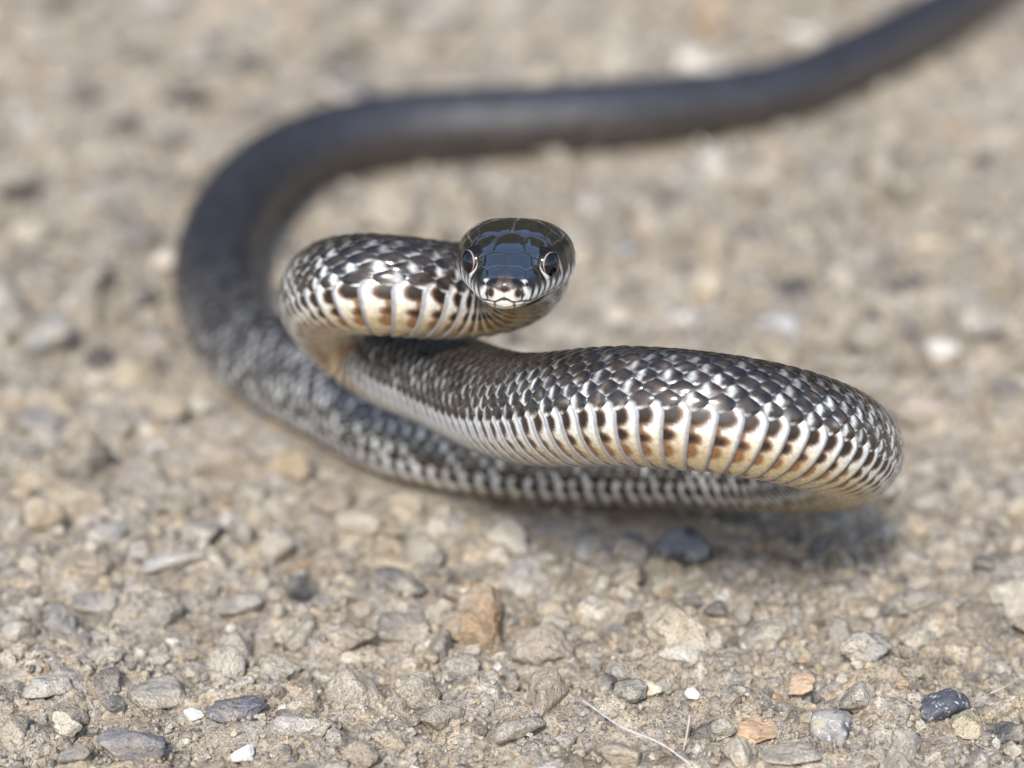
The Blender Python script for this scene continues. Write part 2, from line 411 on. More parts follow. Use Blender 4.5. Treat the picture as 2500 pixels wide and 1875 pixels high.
def ventral_batch(s_list, nx, nt):
    n = len(s_list); s_list = np.asarray(s_list)[:, None]
    gx = np.concatenate([np.linspace(0, 1, nx), [1.0]]); gt = np.linspace(-1, 1, nt)
    GX, GT = [g.ravel() for g in np.meshgrid(gx, gt, indexing='ij')]
    low = (np.arange(len(GX)) >= nx * nt).astype(float)
    rnd = rng.random((n, 8)); R = np.interp(s_list, sg, RR)
    aT = np.abs(GT)
    rear = 1.0 - .42 * np.clip((aT - .80) / .20, 0, 1)**2      # the ends are rounded off at the rear
    xx = (-.28 + 1.28 * GX) * rear                             # 0..1 is what shows
    ss = np.clip(s_list + (xx[None] - .5) * PITCH_MM * 1.02 + .35 * PITCH_MM * (1 - np.cos(GT * 1.2))[None] * .5, 0, LEN - .5)
    ph = math.pi + GT[None] * BETA * 1.06
    lift = np.clip(R / 7, .3, 1.1)
    h = -.06 + .27 * smooth(-.2, 1.0, xx)[None] + .05 * np.sin(np.clip(xx, 0, 1) * math.pi)[None] - .26 * low[None] - .05 * smooth(.93, 1, aT)[None]
    V = body_pt(ss, np.broadcast_to(ph, ss.shape), h * lift + .02)
    # on the inside of a bend the scales close up and only their rear parts show
    phb = np.broadcast_to(ph, ss.shape); z0 = np.zeros(ss.shape)
    st = np.linalg.norm(body_pt(np.clip(ss + 2, 0, LEN), phb, z0) - body_pt(np.clip(ss - 2, 0, LEN), phb, z0), axis=-1) / 4
    xv = np.clip(1 - (1 - (xx / rear)[None]) / np.clip(st, .35, 1.0), 0, 1)
    C = ventral_colour(xv, np.broadcast_to(GT[None], ss.shape), pale_of(s_list), rnd, s_list)
    i, j = np.meshgrid(np.arange(nx), np.arange(nt - 1), indexing='ij'); a0 = (i * nt + j).ravel()
    quad = np.stack([a0, a0 + 1, a0 + nt + 1, a0 + nt], 1)
    return V, C, None, quad

def batch_to_arrays(V, C, tri, quad):
    n, k = V.shape[:2]; off = (np.arange(n) * k)[:, None, None]
    fs = []
    if tri is not None: fs.append((tri[None] + off).reshape(-1, 3))
    fs.append((quad[None] + off).reshape(-1, 4))
    return V.reshape(-1, 3), C.reshape(-1, 4), fs

# ------------------------------------------------------------------ head (same skin as the body, one surface)
HD = np.array([0, .12, .35, .8, 1.5, 2.5, 4, 6, 8, 10, 12.5, 15.5, 18, 20.5, 23, 25])
HW = np.array([0, 1.25, 1.95, 2.6, 3.2, 3.75, 4.45, 5.1, 5.75, 6.4, 7.2, 7.8, 7.85, 7.35, 6.6, 6.2])
HT = np.array([-.2, .5, .85, 1.10, 1.32, 1.62, 2.15, 2.95, 3.45, 3.75, 4.2, 4.35, 4.0, 3.0, 1.9, 1.2])
HB = np.array([-.9, -2.0, -2.5, -2.9, -3.1, -3.3, -3.6, -3.95, -4.3, -4.6, -4.9, -5.1, -5.3, -5.6, -6.0, -6.4])
LIP_D = np.array([0, .5, 1.5, 4, 7, 10, 14, 18, 25]); LIP_Z = np.array([-1.75, -1.85, -2.05, -2.35, -2.65, -2.95, -3.2, -3.1, -3.0])
NHD, NHP = 260, 384
hd = 23.5 * np.linspace(0, 1, NHD)**1.55
hp = np.arange(NHP) / NHP * 2 * math.pi
Dg, Pg = np.meshgrid(hd, hp, indexing='ij')
def pch(x, xp, fp):                            # smooth interpolation of the profiles
    xs = np.linspace(0, 25, 2501); f = np.interp(xs, xp, fp)
    f2 = gsmooth(f, 25); bl = smooth(0, 2.5, xs); f = f * (1 - bl) + f2 * bl
    return np.interp(x, xs, f)
wd, zt, zb = pch(Dg, HD, HW), pch(Dg, HD, HT), pch(Dg, HD, HB)
zm = -1.0 - .8 * smooth(4, 16, Dg)
nU = 2.4 + .40 * smooth(.3, 2.5, Dg) * (1 - smooth(10, 17, Dg)); nL = 2.3
cs, sn_ = np.cos(Pg), np.sin(Pg)
nn = np.where(cs > 0, nU, nL)
Yh = wd * np.sign(sn_) * np.abs(sn_)**(2 / nn)
Zh = zm + np.where(cs > 0, (zt - zm), (zm - zb)) * np.sign(cs) * np.abs(cs)**(2 / nn)
aY = np.abs(Yh)
g2 = lambda d0, z0, rd, rz: np.exp(-((Dg - d0) / rd)**2 - ((Zh - z0) / rz)**2)
sidefac = smooth(.55, .8, aY / np.maximum(wd, .1))
dent = .80 * g2(5.6, .9, 1.3, 1.2) + .25 * g2(8.4, .9, 1.9, 1.7)       # hollow before the eye, socket
brow = .40 * g2(8.0, 2.95, 2.6, .5)                                   # ridge over the eye
Yh = Yh + np.sign(Yh) * sidefac * (brow - dent)
nost = np.exp(-((Dg - 1.55) / .30)**2 - ((Zh - .15) / .30)**2) * sidefac
Yh = Yh - np.sign(Yh) * .35 * nost
aY = np.abs(Yh)
zl = np.interp(Dg, LIP_D, LIP_Z)
zl = mix(-1.36 - .46 * smooth(0, 1.35, aY), zl, smooth(.5, 1.6, Dg))
lipgroove = np.exp(-((Zh - zl) / .13)**2) * (Dg < 17)
# --- the shields: outlines in (distance from snout, half width), mirrored
SHIELDS = [
    ('internasal', [(1.0, 0), (1.15, 1.2), (1.7, 2.35), (3.1, 2.6), (3.45, 1.4), (3.3, 0)]),
    ('prefrontal', [(3.3, 0), (3.45, 1.4), (3.1, 2.6), (4.2, 3.35), (6.0, 3.0), (6.35, 1.9), (5.9, 0)]),
    ('frontal', [(5.9, 0), (6.35, 1.9), (7.2, 2.05), (10.2, 1.65), (11.0, .9), (11.4, 0)]),
    ('supraocular', [(6.0, 3.0), (6.35, 1.9), (7.2, 2.05), (10.2, 1.65), (10.9, 2.6), (10.3, 4.3), (8, 4.5), (6.2, 3.9)]),
    ('parietal', [(11.4, 0), (11.0, .9), (10.2, 1.65), (10.9, 2.6), (11.4, 4.3), (14.5, 4.9), (17.2, 3.2), (18.3, 1.2), (18.0, 0)]),
    ('temporal', [(11.4, 4.3), (10.4, 5.2), (14.2, 6.3), (14.5, 4.9)]),
    ('temporal', [(14.5, 4.9), (14.2, 6.3), (18.0, 6.6), (17.2, 3.2)]),
]
def seg_dist(px_, py_, a, b):
    ax, ay = a; bx, by = b; dx, dy = bx - ax, by - ay
    t = np.clip(((px_ - ax) * dx + (py_ - ay) * dy) / (dx * dx + dy * dy + 1e-9), 0, 1)
    return np.hypot(px_ - ax - t * dx, py_ - ay - t * dy)
sut = np.full(Dg.shape, 9.0)
for _, poly in SHIELDS:
    for a, b in zip(poly, poly[1:] + poly[:1]):
        if a[1] == 0 and b[1] == 0 and _ == 'frontal': continue
        sut = np.minimum(sut, seg_dist(Dg, aY, a, b))
topm = smooth(-.1, .6, cs) * (Zh > .6)
wob = noise2(Dg * 2.2, Yh * 2.2, 3) * .06
groove = np.exp(-((sut + wob) / .10)**2) * topm
# --- colours
hc = np.broadcast_to(np.array([.010, .009, .009]), Dg.shape + (3,)).copy()
nz = noise2(Dg * 1.1 + 3, Yh * 1.1, 21); nz2 = noise2(Dg * 4, Yh * 4 + Zh * 3, 22)
hc = lerp3(hc, np.broadcast_to(np.array([.026, .020, .015]), hc.shape), np.clip(.5 + nz, 0, 1) * smooth(5, 10, Dg))
hr = np.where(cs > 0, .05, .2) + .18 * sidefac
hc = lerp3(hc, np.broadcast_to(np.array([.11, .10, .095]), hc.shape), np.exp(-((sut + wob) / .045)**2) * topm * (.35 + .4 * smooth(8, 12, Dg)))
# lips: pale plates with dark bars between them
plan = np.concatenate([[0], np.cumsum(np.hypot(np.diff(hd), np.diff(pch(hd, HD, HW))))])
Lg = np.interp(Dg, hd, plan)
Lg = np.where(Dg < 1.0, np.minimum(Lg, aY * 1.06), Lg)
bounds = np.array([2.15, 3.9, 5.6, 7.4, 9.3, 11.3, 13.6, 16.3, 19.4])
lean = Lg - .35 * (Zh - zl)
bd = np.min(np.abs(lean[..., None] - bounds), -1)
uplab = smooth(-.05, .08, Zh - zl) * smooth(2.0 + .35 * nz2 + .25 * np.sin(lean * 3.4), .9, Zh - zl - .25)
lowlab = smooth(-.02, -.12, Zh - zl)
white = np.array([.66, .67, .65]); brown = np.array([.075, .036, .018])
bar = np.clip(np.exp(-(bd / (.22 + .28 * smooth(.2, 1.8, Zh - zl) + .12 * smooth(6, 12, Dg)))**2) * 1.35, 0, 1)
lab = lerp3(np.broadcast_to(white, hc.shape), np.broadcast_to(DARK, hc.shape), bar)
front = Dg < 24
hc = lerp3(hc, lab, uplab * front)
lowbar = np.exp(-(np.min(np.abs(Lg[..., None] - (bounds - .8)), -1) / .14)**2) * smooth(-1.9, -.9, Zh - zl)
lo = lerp3(np.broadcast_to(np.array([.60, .58, .50]), hc.shape), np.broadcast_to(brown * .7, hc.shape), np.clip(lowbar, 0, 1))
hc = lerp3(hc, lo, lowlab)
hr = mix(hr, .24, np.maximum(uplab, lowlab))
# snout plate: cream with a dark spot in the middle and dark corners
rw = .95 + 1.25 * smooth(1.15, -.75, Zh)
rost = smooth(rw + .1, rw - .1, aY) * smooth(2.0, 1.2, Dg) * (Zh > zl)
rc = np.broadcast_to(np.array([.58, .56, .49]), hc.shape).copy()
rc = lerp3(rc, np.broadcast_to(np.array([.06, .045, .038]), hc.shape), smooth(-.45, .05, Zh + .25 * nz2 + .12 * np.cos(aY * 2.4)))
rc = lerp3(rc, np.broadcast_to(np.array([.17, .15, .14]), hc.shape), np.clip(1.3 * np.exp(-((aY - .62) / .30)**2 - ((Zh - .35) / .30)**2), 0, 1))  # pair of soft highlights on the upper plate, painted into the colour
rc = lerp3(rc, np.broadcast_to(np.array([.030, .013, .008]), hc.shape), np.clip(1.6 * np.exp(-(Yh / .48)**2 - ((Zh + .05) / .40)**2), 0, 1))
rc = lerp3(rc, np.broadcast_to(np.array([.030, .014, .008]), hc.shape), np.clip(1.9 * np.exp(-((aY - 1.75) / .42)**2 - ((Zh + .60) / .58)**2), 0, 1))
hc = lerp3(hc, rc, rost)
hr = mix(hr, .06, rost * smooth(-.3, .2, Zh))
edge = np.exp(-((aY - rw) / .10)**2) * smooth(2.2, 1.4, Dg) * (Zh > zl) * (Zh < 1.2)
hc = lerp3(hc, np.broadcast_to(np.array([.02, .011, .008]), hc.shape), edge * .9)
arch = np.exp(-((Zh - zl - .10) / .16)**2) * smooth(1.25, .5, aY) * (Dg < 1.2)
hc = lerp3(hc, np.broadcast_to(np.array([.035, .016, .009]), hc.shape), np.clip(arch * 1.2, 0, 1))
oval = np.exp(-((np.hypot(aY / 1.25, (Zh + 2.02) / .50) - 1) / .13)**2) * (Dg < 1.8) * lowlab
ment2 = np.exp(-((Zh - zl + .62 - .10 * aY) / .08)**2) * (aY > 1.2) * (aY < 4.2) * (Dg < 4) * .8
hc = lerp3(hc, np.broadcast_to(np.array([.07, .034, .018]), hc.shape), np.clip(np.maximum(oval, ment2), 0, 1))
# pale nasal shield, pale plate before the eye, pale spot under it, pale bar behind it
def spot(d0, z0, rd, rz, amt=1.0, slant=0.0):
    return np.clip(1.7 * np.exp(-((Dg - d0 - slant * (Zh - z0)) / rd)**4 - ((Zh - z0) / rz)**4) * sidefac * amt, 0, 1)
sp = np.maximum.reduce([spot(1.42, .38, .26, .50), spot(.95, -.35, .22, .45, .8), spot(6.4, .35, .42, .95, 1, .05), spot(6.4, -1.05, .34, .28),
                        spot(10.45, -.5, .24, 1.6, .85, -.25), spot(13.2, -1.6, .30, .9, .7, -.3), spot(16.6, -1.3, .45, 1.0, .7, -.3)])
hc = lerp3(hc, np.broadcast_to(np.array([.58, .57, .54]), hc.shape), sp)
hc = lerp3(hc, np.broadcast_to(np.array([.008, .006, .006]), hc.shape), np.clip(nost * 1.4, 0, 1))
hc = lerp3(hc, np.broadcast_to(np.array([.015, .010, .008]), hc.shape), np.clip(lipgroove * 1.1, 0, 1))
# side seams behind the eye
gr2 = np.exp(-(bd / .07)**2) * (Zh < .5) * (Zh > zl) * smooth(9, 10, Dg)
throat = smooth(-.35, -.75, cs) * smooth(3, 8, Dg)
Hpt = head_pt(Dg, Yh, Zh)
# push grooves in along the normal
du = np.gradient(Hpt, axis=0); dv = np.gradient(Hpt, axis=1)
dv[:, 0] = (Hpt[:, 1] - Hpt[:, -1]) / 2; dv[:, -1] = (Hpt[:, 0] - Hpt[:, -2]) / 2
Nh = np.cross(du, dv); Nh /= np.maximum(np.linalg.norm(Nh, axis=-1), 1e-9)[..., None]
ctr = head_pt(Dg, 0 * Dg, zm)
Nh *= np.sign(((Hpt - ctr) * Nh).sum(-1))[..., None]
swell = .07 * smooth(0, .8, sut) * topm
Hpt = Hpt + Nh * (swell - .10 * groove - .16 * lipgroove - .05 * gr2 - .05 * bar * uplab)[..., None]
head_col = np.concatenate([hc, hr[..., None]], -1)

# --- body skin under the scales
NB = 48
s0 = 5.5                                        # the tube takes over behind the head
sb = np.concatenate([np.arange(s0, S_COIL, .8), np.arange(S_COIL, LEN - .6, 2.0), [LEN - .6]])
ph = np.arange(NB) / NB * 2 * math.pi
SB, PB = np.meshgrid(sb, ph, indexing='ij')
tube = body_pt(SB, PB, -.10 + 0 * SB)
tcol = np.zeros(SB.shape + (4,)); bel = smooth(math.pi - BETA - .1, math.pi - BETA + .1, np.where(PB > math.pi, 2 * math.pi - PB, PB))
tcol[..., :3] = lerp3(np.broadcast_to(np.array([.02, .018, .018]), SB.shape + (3,)), np.broadcast_to(np.array([.12, .10, .08]), SB.shape + (3,)), bel)
tcol[..., 3] = .5
hv = Hpt.reshape(-1, 3); nh = len(hv)
# which way round the head's rings run compared with the tube's
sgn = 1 if np.dot(np.interp(s0, sg, BB[:, 0]) * S[0] + 0, 1) > 0 else -1
def grid_faces(nr, nc, off):
    i, j = np.meshgrid(np.arange(nr - 1), np.arange(nc), indexing='ij'); i = i.ravel(); j = j.ravel(); k = (j + 1) % nc
    return np.stack([off + i * nc + j, off + i * nc + k, off + (i + 1) * nc + k, off + (i + 1) * nc + j], 1)
faces = [grid_faces(NHD, NHP, 0), grid_faces(len(sb), NB, nh)]
tri = []
ratio = NHP // NB
for b in range(NB):
    bb = b if sgn > 0 else (NB - b) % NB
    b2 = (bb + sgn) % NB
    base = (NHD - 1) * NHP
    for k in range(ratio):
        tri.append([base + (b * ratio + k) % NHP, base + (b * ratio + k + 1) % NHP, nh + (bb if k < ratio // 2 else b2)])
    tri.append([base + (b * ratio + ratio // 2) % NHP, nh + b2, nh + bb])
faces.append(np.array(tri))
# tail tip
tip = nh + tube.reshape(-1, 3).shape[0]
faces.append(np.array([[tip - NB + j, tip - NB + (j + 1) % NB, tip] for j in range(NB)]))
bv = np.concatenate([hv, tube.reshape(-1, 3), PP[-1:]]); bc = np.concatenate([head_col.reshape(-1, 4), tcol.reshape(-1, 4), [[.02, .02, .02, .5]]])

snake = bpy.data.objects.new('snake', None); COL.objects.link(snake)
base_pt = at_height(1400, 1235, 0) * MM
snake.location = base_pt
tag(snake, 'slender black snake with white barred lips raised in coils, facing the camera over gravel', 'snake')
inv = Matrix.Translation(-Vector(base_pt))
def under(o, parent):
    o.parent = parent
    root = parent
    while root.parent: root = root.parent
    if parent is root: o.matrix_parent_inverse = Matrix.Translation(-Vector(root.location))
    return o
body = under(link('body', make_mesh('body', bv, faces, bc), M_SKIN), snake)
shine = np.zeros(len(bv), dtype=np.float32); shine[:nh] = (smooth(.40, .80, cs) * smooth(.3, 1.0, Zh) * smooth(.8, 1.5, Dg) * (.15 + .85 * smooth(2.4, .6, groove * 3))).ravel()
at_ = body.data.attributes.new('Shine', 'FLOAT', 'POINT'); at_.data.foreach_set('value', shine)
body.data.materials.append(M_SHIELD)
mi = np.zeros(len(body.data.polygons), dtype=np.int32); mi[:len(faces[0])] = 1; body.data.polygons.foreach_set('material_index', mi)
body['label'] = 'long body and head with glossy dark shields on the crown'

# --- eyes
def make_eye(side):
    c = head_pt(8.3, side * 4.3, .95); R = 2.1
    ax = S * side * .80 + F * .58 + U * .10; ax /= np.linalg.norm(ax)
    rot = Vector(ax).to_track_quat('Z', 'Y').to_matrix()
    def dome(r, lo, hi, n1, n2, sq=1.0, a0=None):
        V = []; Fq = []
        for i in range(n1 + 1):
            th = lo + (hi - lo) * i / n1
            for j in range(n2):
                a = 2 * math.pi * j / n2
                if a0 is not None:          # a ring that narrows to nothing at the back
                    th = lo + (hi - lo) * (i / n1) * max(.01, .12 + .9 * math.cos(a - a0))
                V.append(np.array(c) + np.array(rot @ Vector((r * math.sin(th) * math.cos(a), r * math.sin(th) * math.sin(a), r * math.cos(th) * sq))))
        for i in range(n1):
            for j in range(n2):
                Fq.append([i * n2 + j, i * n2 + (j + 1) % n2, (i + 1) * n2 + (j + 1) % n2, (i + 1) * n2 + j])
        return np.array(V), [np.array(Fq)]
    v, f = dome(R, .001, 2.6, 28, 48)
    e = under(link('eye', make_mesh('eye', v, f), M_EYE), snake)
    v, f = dome(R + .03, .001, .80, 12, 40)
    p = under(link('pupil', make_mesh('pupil', v, f), M_PUPIL), e)
    # the pale part of the iris is widest towards the snout and the brow
    want = Vector(F * .8 + U * .6); loc = rot.transposed() @ want; a0 = math.atan2(loc.y, loc.x)
    v, f = dome(R + .012, .79, .90, 4, 64, a0=a0)
    r_ = under(link('iris_ring', make_mesh('iris_ring', v, f), M_EYE_RIM), e)
    return e
for sd_ in (-1, 1): make_eye(sd_)

# --- scales
dors = {'s': [], 'phi': [], 'side': [], 'q': []}; ncol = int((S_END - 5.0) / PITCH_MM)
for i in range(ncol):
    for j in range(NROW):
        s = 5.0 + (i + .5 * (j % 2)) * PITCH_MM
        k = j - (NROW - 1) / 2
        if s < 5.5 and abs(k) < 9: continue
        dors['s'].append(s); dors['phi'].append(k * ROWSTEP); dors['side'].append(1 if k >= 0 else -1); dors['q'].append(abs(k) / 9)
dors = {k: np.array(v) for k, v in dors.items()}
vent = np.array([1.5 + i * PITCH_MM for i in range(int((S_END - 1.5) / PITCH_MM))])

path_px = np.stack(project(PP[::20]), 1); path_r = RR[::20] * FPX / path_px[:, 2]
def visible(P, N):
    X, Y, Z = project(P)
    toc = np.array([0, 0, CAM_H]) - P; toc /= np.linalg.norm(toc, axis=1)[:, None]
    face = (toc * N).sum(1)
    occ = np.zeros(len(P), bool)
    for k in range(0, len(P), 500):
        d = np.hypot(X[k:k + 500, None] - path_px[None, :, 0], Y[k:k + 500, None] - path_px[None, :, 1])
        occ[k:k + 500] = ((d < path_r[None] * .9) & (path_px[None, :, 2] < Z[k:k + 500, None] - 9)).any(1)
    hx, hy, _ = project(head_pt(9.0, 0, 0)[None]); 
    inhead = (np.abs(X - 1258) < 125) & (np.abs(Y - 645) < 95)
    out = (X < 0) | (X > 2500) | (Y < 0) | (Y > 1875)
    return np.where(occ | inhead | out, 0, np.clip(face, 0, 1) / Z**2)
PD = body_pt(dors['s'], dors['phi'], np.full(len(dors['s']), .2)); ND = PD - curve(dors['s'])[0]; ND /= np.linalg.norm(ND, axis=1)[:, None]
vis_d = visible(PD, ND)
vphi = math.pi + np.array([-.6, .6]) * BETA
vis_v = np.zeros(len(vent))
for a in vphi:
    PV = body_pt(vent, np.full(len(vent), a), np.full(len(vent), .2)); NV = PV - curve(vent)[0]; NV /= np.linalg.norm(NV, axis=1)[:, None]
    vis_v = np.maximum(vis_v, visible(PV, NV))
def emit(sel_hi, sel_lo, sel_pick, fn, name, stuffname):
    for nm, sel, lod in ((stuffname, sel_hi & ~sel_pick, 0), (stuffname, sel_lo & ~sel_pick, 1)):
        if not sel.any(): continue
        v, c, fs = batch_to_arrays(*fn(sel, lod))
        STUFF.setdefault(nm, []).append((v, c, fs))
    V, C, tr, qd = fn(sel_pick, 0)
    for k in range(len(V)):
        fs = ([tr] if tr is not None else []) + [qd]
        under(link(name, make_mesh(name, V[k], fs, C[k]), M_SKIN), body)
STUFF = {}
pick_d = np.zeros(len(vis_d), bool); pick_d[np.argsort(-vis_d)[:250]] = True; pick_d &= vis_d > 0
pick_v = np.zeros(len(vis_v), bool); pick_v[np.argsort(-vis_v)[:75]] = True; pick_v &= vis_v > 0
near_d = dors['s'] < S_COIL - 25; near_v = vent < S_COIL - 25
emit(near_d, ~near_d, pick_d, lambda m, lod: dorsal_batch(dors['s'][m], dors['phi'][m], dors['side'][m], dors['q'][m], (6, 20) if lod == 0 else (3, 12)), 'back_scale', 'back_scales')
emit(near_v, ~near_v, pick_v, lambda m, lod: ventral_batch(vent[m], 13, 49) if lod == 0 else ventral_batch(vent[m], 5, 21), 'belly_scale', 'belly_scales')
for nm, parts in STUFF.items():
    off = 0; vs, csl, fl = [], [], []
    for v, c, fs in parts:
        vs.append(v); csl.append(c); fl += [f + off for f in fs]; off += len(v)
    o = under(link(nm, make_mesh(nm, np.concatenate(vs), fl, np.concatenate(csl)), M_SKIN), body); o['kind'] = 'stuff'

# ------------------------------------------------------------------ ground
def hground(x, y):
    h = 2.6 * noise2(x / 46, y / 46, 31) + 2.8 * noise2(x / 17, y / 17, 32)
    h = h + 1.9 * noise2(x / 6.5, y / 6.5, 33)
    r = 1 - np.abs(noise2(x / 3.4, y / 3.4, 34)) * 2.2
    h = h + .60 * (r - .5) + .75 * noise2(x / 1.8, y / 1.8, 35) + .42 * noise2(x / .85, y / .85, 36)
    h = .62 * h + packed(x, y)[0] - 1.0
    far = smooth(900, 3000, np.hypot(x, y))
    return (h - 1.2) * (1 - far) - 1.2 * far
def worley(x, y, size, seed):
    r = np.random.default_rng(seed); N = 256
    jx, jy, jr = r.random((N, N)), r.random((N, N)), r.random((N, N))
    u, v = x / size, y / size; iu, iv = np.floor(u).astype(int), np.floor(v).astype(int)
    f1 = np.full(x.shape, 9.0); f2 = f1.copy(); cid = np.zeros(x.shape)
    for a in (-1, 0, 1):
        for b in (-1, 0, 1):
            p, q = (iu + a) % N, (iv + b) % N
            d = np.hypot(iu + a + .1 + .8 * jx[p, q] - u, iv + b + .1 + .8 * jy[p, q] - v)
            nearer = d < f1
            f2 = np.where(nearer, f1, np.minimum(f2, d)); cid = np.where(nearer, jr[p, q], cid); f1 = np.where(nearer, d, f1)
    return f1, f2, cid
def packed(x, y):
    """stones trodden into the crust: height and tone"""
    wx = x + 2.2 * noise2(x / 5, y / 5, 61); wy = y + 2.2 * noise2(x / 5, y / 5, 62)
    H = np.zeros(x.shape); tone = np.full(x.shape, .5); amt = np.zeros(x.shape)
    for size, seed, hgt, frac in ((11.0, 71, 2.1, .50), (5.2, 72, 1.1, .55), (2.6, 73, .6, .5)):
        f1, f2, cid = worley(wx, wy, size, seed)
        isst = cid < frac; c = np.mod(cid * 37.3, 1.0)
        e = smooth(.03, .20, f2 - f1) * isst
        H = H + hgt * (.25 + .75 * c) * e * (1 - .35 * f1)
        tone = np.where(e > .3, np.mod(cid * 91.7, 1.0), tone); amt = np.maximum(amt * .8, e)
    return H, tone, amt
gp = PP[::40]; gr = RR[::40]; lowp = gp[:, 2] < gr + 1.5
def near_snake(x, y):
    """horizontal distance to the resting part of the body, less its radius"""
    return np.min(np.hypot(x[:, None] - gp[None, lowp, 0], y[:, None] - gp[None, lowp, 1]) - gr[None, lowp], axis=1)
def axis(parts):
    out = []
    for a, b, st in parts: out.append(np.arange(a, b, st))
    return np.concatenate(out)
def geo(a, b, k): return a * (b / a)**np.linspace(0, 1, k)
gx = np.concatenate([-geo(260, 9e5, 34)[::-1], np.arange(-259, -75, 1.3), np.arange(-75, 75, .42), np.arange(75, 259, 1.3), geo(260, 9e5, 34)])
gy = np.concatenate([-geo(60, 9e5, 30)[::-1], np.linspace(-50, 300, 25), np.arange(302, 335, 1.5), np.arange(335, 470, .45), np.arange(470, 860, 1.25), geo(862, 9e5, 34)])
GXm, GYm = np.meshgrid(gx, gy, indexing='ij')
Hm = hground(GXm, GYm)
# worn flat where the snake lies
px_, py_ = GXm.ravel(), GYm.ravel(); inb = (np.abs(px_) < 260) & (py_ > 300) & (py_ < 900)
dd = np.full(len(px_), 99.0); idx = np.where(inb)[0]
lp = gp[lowp]; lr = gr[lowp]
for k in range(0, len(idx), 40000):
    ii = idx[k:k + 40000]
    d2 = (px_[ii, None] - lp[None, ::2, 0])**2 + (py_[ii, None] - lp[None, ::2, 1])**2
    dd[ii] = np.sqrt(d2.min(1)) - 7.0
fl = smooth(6, -1, dd).reshape(Hm.shape)
Hm = np.where(fl > 0, Hm * (1 - .8 * fl) - .5 * fl, Hm)
gv = np.stack([GXm, GYm, Hm], -1).reshape(-1, 3)
i, j = np.meshgrid(np.arange(len(gx) - 1), np.arange(len(gy) - 1), indexing='ij'); a0 = (i * len(gy) + j).ravel()
_, tone, amt = packed(GXm, GYm)
GP = np.array([[.20, .17, .135], [.30, .26, .21], [.40, .335, .255], [.37, .345, .315], [.52, .44, .32], [.45, .37, .27], [.62, .56, .46], [.33, .30, .27], [.50, .40, .27], [.40, .37, .33]])
gcol = np.ones(GXm.shape + (4,)); gcol[..., :3] = GP[np.clip((tone * 10).astype(int), 0, 9)]; gcol[..., 3] = amt * .75
ground = link('ground', make_mesh('ground', gv, [np.stack([a0, a0 + len(gy), a0 + len(gy) + 1, a0 + 1], 1)], gcol.reshape(-1, 4)), M_GROUND)
tag(ground, 'dusty beige grit ground scattered with stones', kind='structure')

# ------------------------------------------------------------------ stones
def ico(sub):
    bm = bmesh.new(); bmesh.ops.create_icosphere(bm, subdivisions=sub, radius=1)
    v = np.array([x.co[:] for x in bm.verts]); f = np.array([[q.index for q in p.verts] for p in bm.faces]); bm.free()
    return v / np.linalg.norm(v, axis=1)[:, None], f
ICO = {k: ico(k) for k in (1, 2, 3, 4)}
def rock(sub, seed, nplanes=11, rough=.07, sharp=14):
    """a broken stone: the inside of a set of random planes, edges slightly worn"""
    r = np.random.default_rng(seed); v, f = ICO[sub]
    n = r.normal(size=(nplanes, 3)); n /= np.linalg.norm(n, axis=1)[:, None]
    h = r.uniform(.62, 1.05, nplanes)
    dt = v @ n.T
    inv_r = np.where(dt > .05, dt / h, .05)
    rad = 1 / (np.sum(inv_r**sharp, axis=1)**(1 / sharp))
    rad = np.clip(rad, .3, 1.5)
    if sub >= 2:
        nz_ = np.array([mnoise.noise(Vector(p) * 2.3 + Vector((seed * 3.7, 0, 0))) + .5 * mnoise.noise(Vector(p) * 5.1 + Vector((0, seed * 1.3, 0))) for p in v])
        rad = rad * (1 + rough * nz_)
    p = v * rad[:, None]
    return p / np.abs(p).max(), f
PAL = np.array([[.38, .315, .24], [.48, .395, .285], [.54, .43, .29], [.38, .35, .31], [.27, .245, .22], [.11, .11, .12], [.60, .54, .43], [.70, .665, .60], [.46, .31, .18], [.17, .14, .115]])
PW = np.array([.16, .15, .10, .13, .12, .08, .12, .06, .04, .07]); PW = PW / PW.sum()
def rotm(a, b, c):
    ca, sa, cb, sb_, cc, sc_ = np.cos(a), np.sin(a), np.cos(b), np.sin(b), np.cos(c), np.sin(c)
    Rz = np.array([[cc, -sc_, 0], [sc_, cc, 0], [0, 0, 1]]); Ry = np.array([[cb, 0, sb_], [0, 1, 0], [-sb_, 0, cb]]); Rx = np.array([[1, 0, 0], [0, ca, -sa], [0, sa, ca]])
    return Rz @ Ry @ Rx
PROTO4 = [make_mesh('stone', *(lambda r: (r[0], [r[1]]))(rock(4, 100 + k, 8 + k % 6, .09 + .06 * (k % 3)))) for k in range(20)]
for me in PROTO4: me.materials.append(M_STONE)
placed = []                                    # (x, y, radius) of stones already laid
def stone_obj(x, y, rx, ry, rz, col, proto, rot, sink=.5, mat=None, name='stone', parent=ground, tilt=(0, 0)):
    me = PROTO4[proto % len(PROTO4)] if not isinstance(proto, bpy.types.Mesh) else proto
    o = bpy.data.objects.new(name, me); COL.objects.link(o)
    z = float(hground(np.array([x]), np.array([y]))[0])
    o.location = (x * MM, y * MM, (z + rz * (1 - 2 * sink)) * MM)
    o.scale = (rx, ry, rz); o.rotation_euler = (tilt[0], tilt[1], rot)
    o.color = (*col, 1)
    if mat is not None:
        o.material_slots[0].link = 'OBJECT'; o.material_slots[0].material = mat
    if parent is not None: o.parent = parent
    placed.append((x, y, max(rx, ry)))
    return o
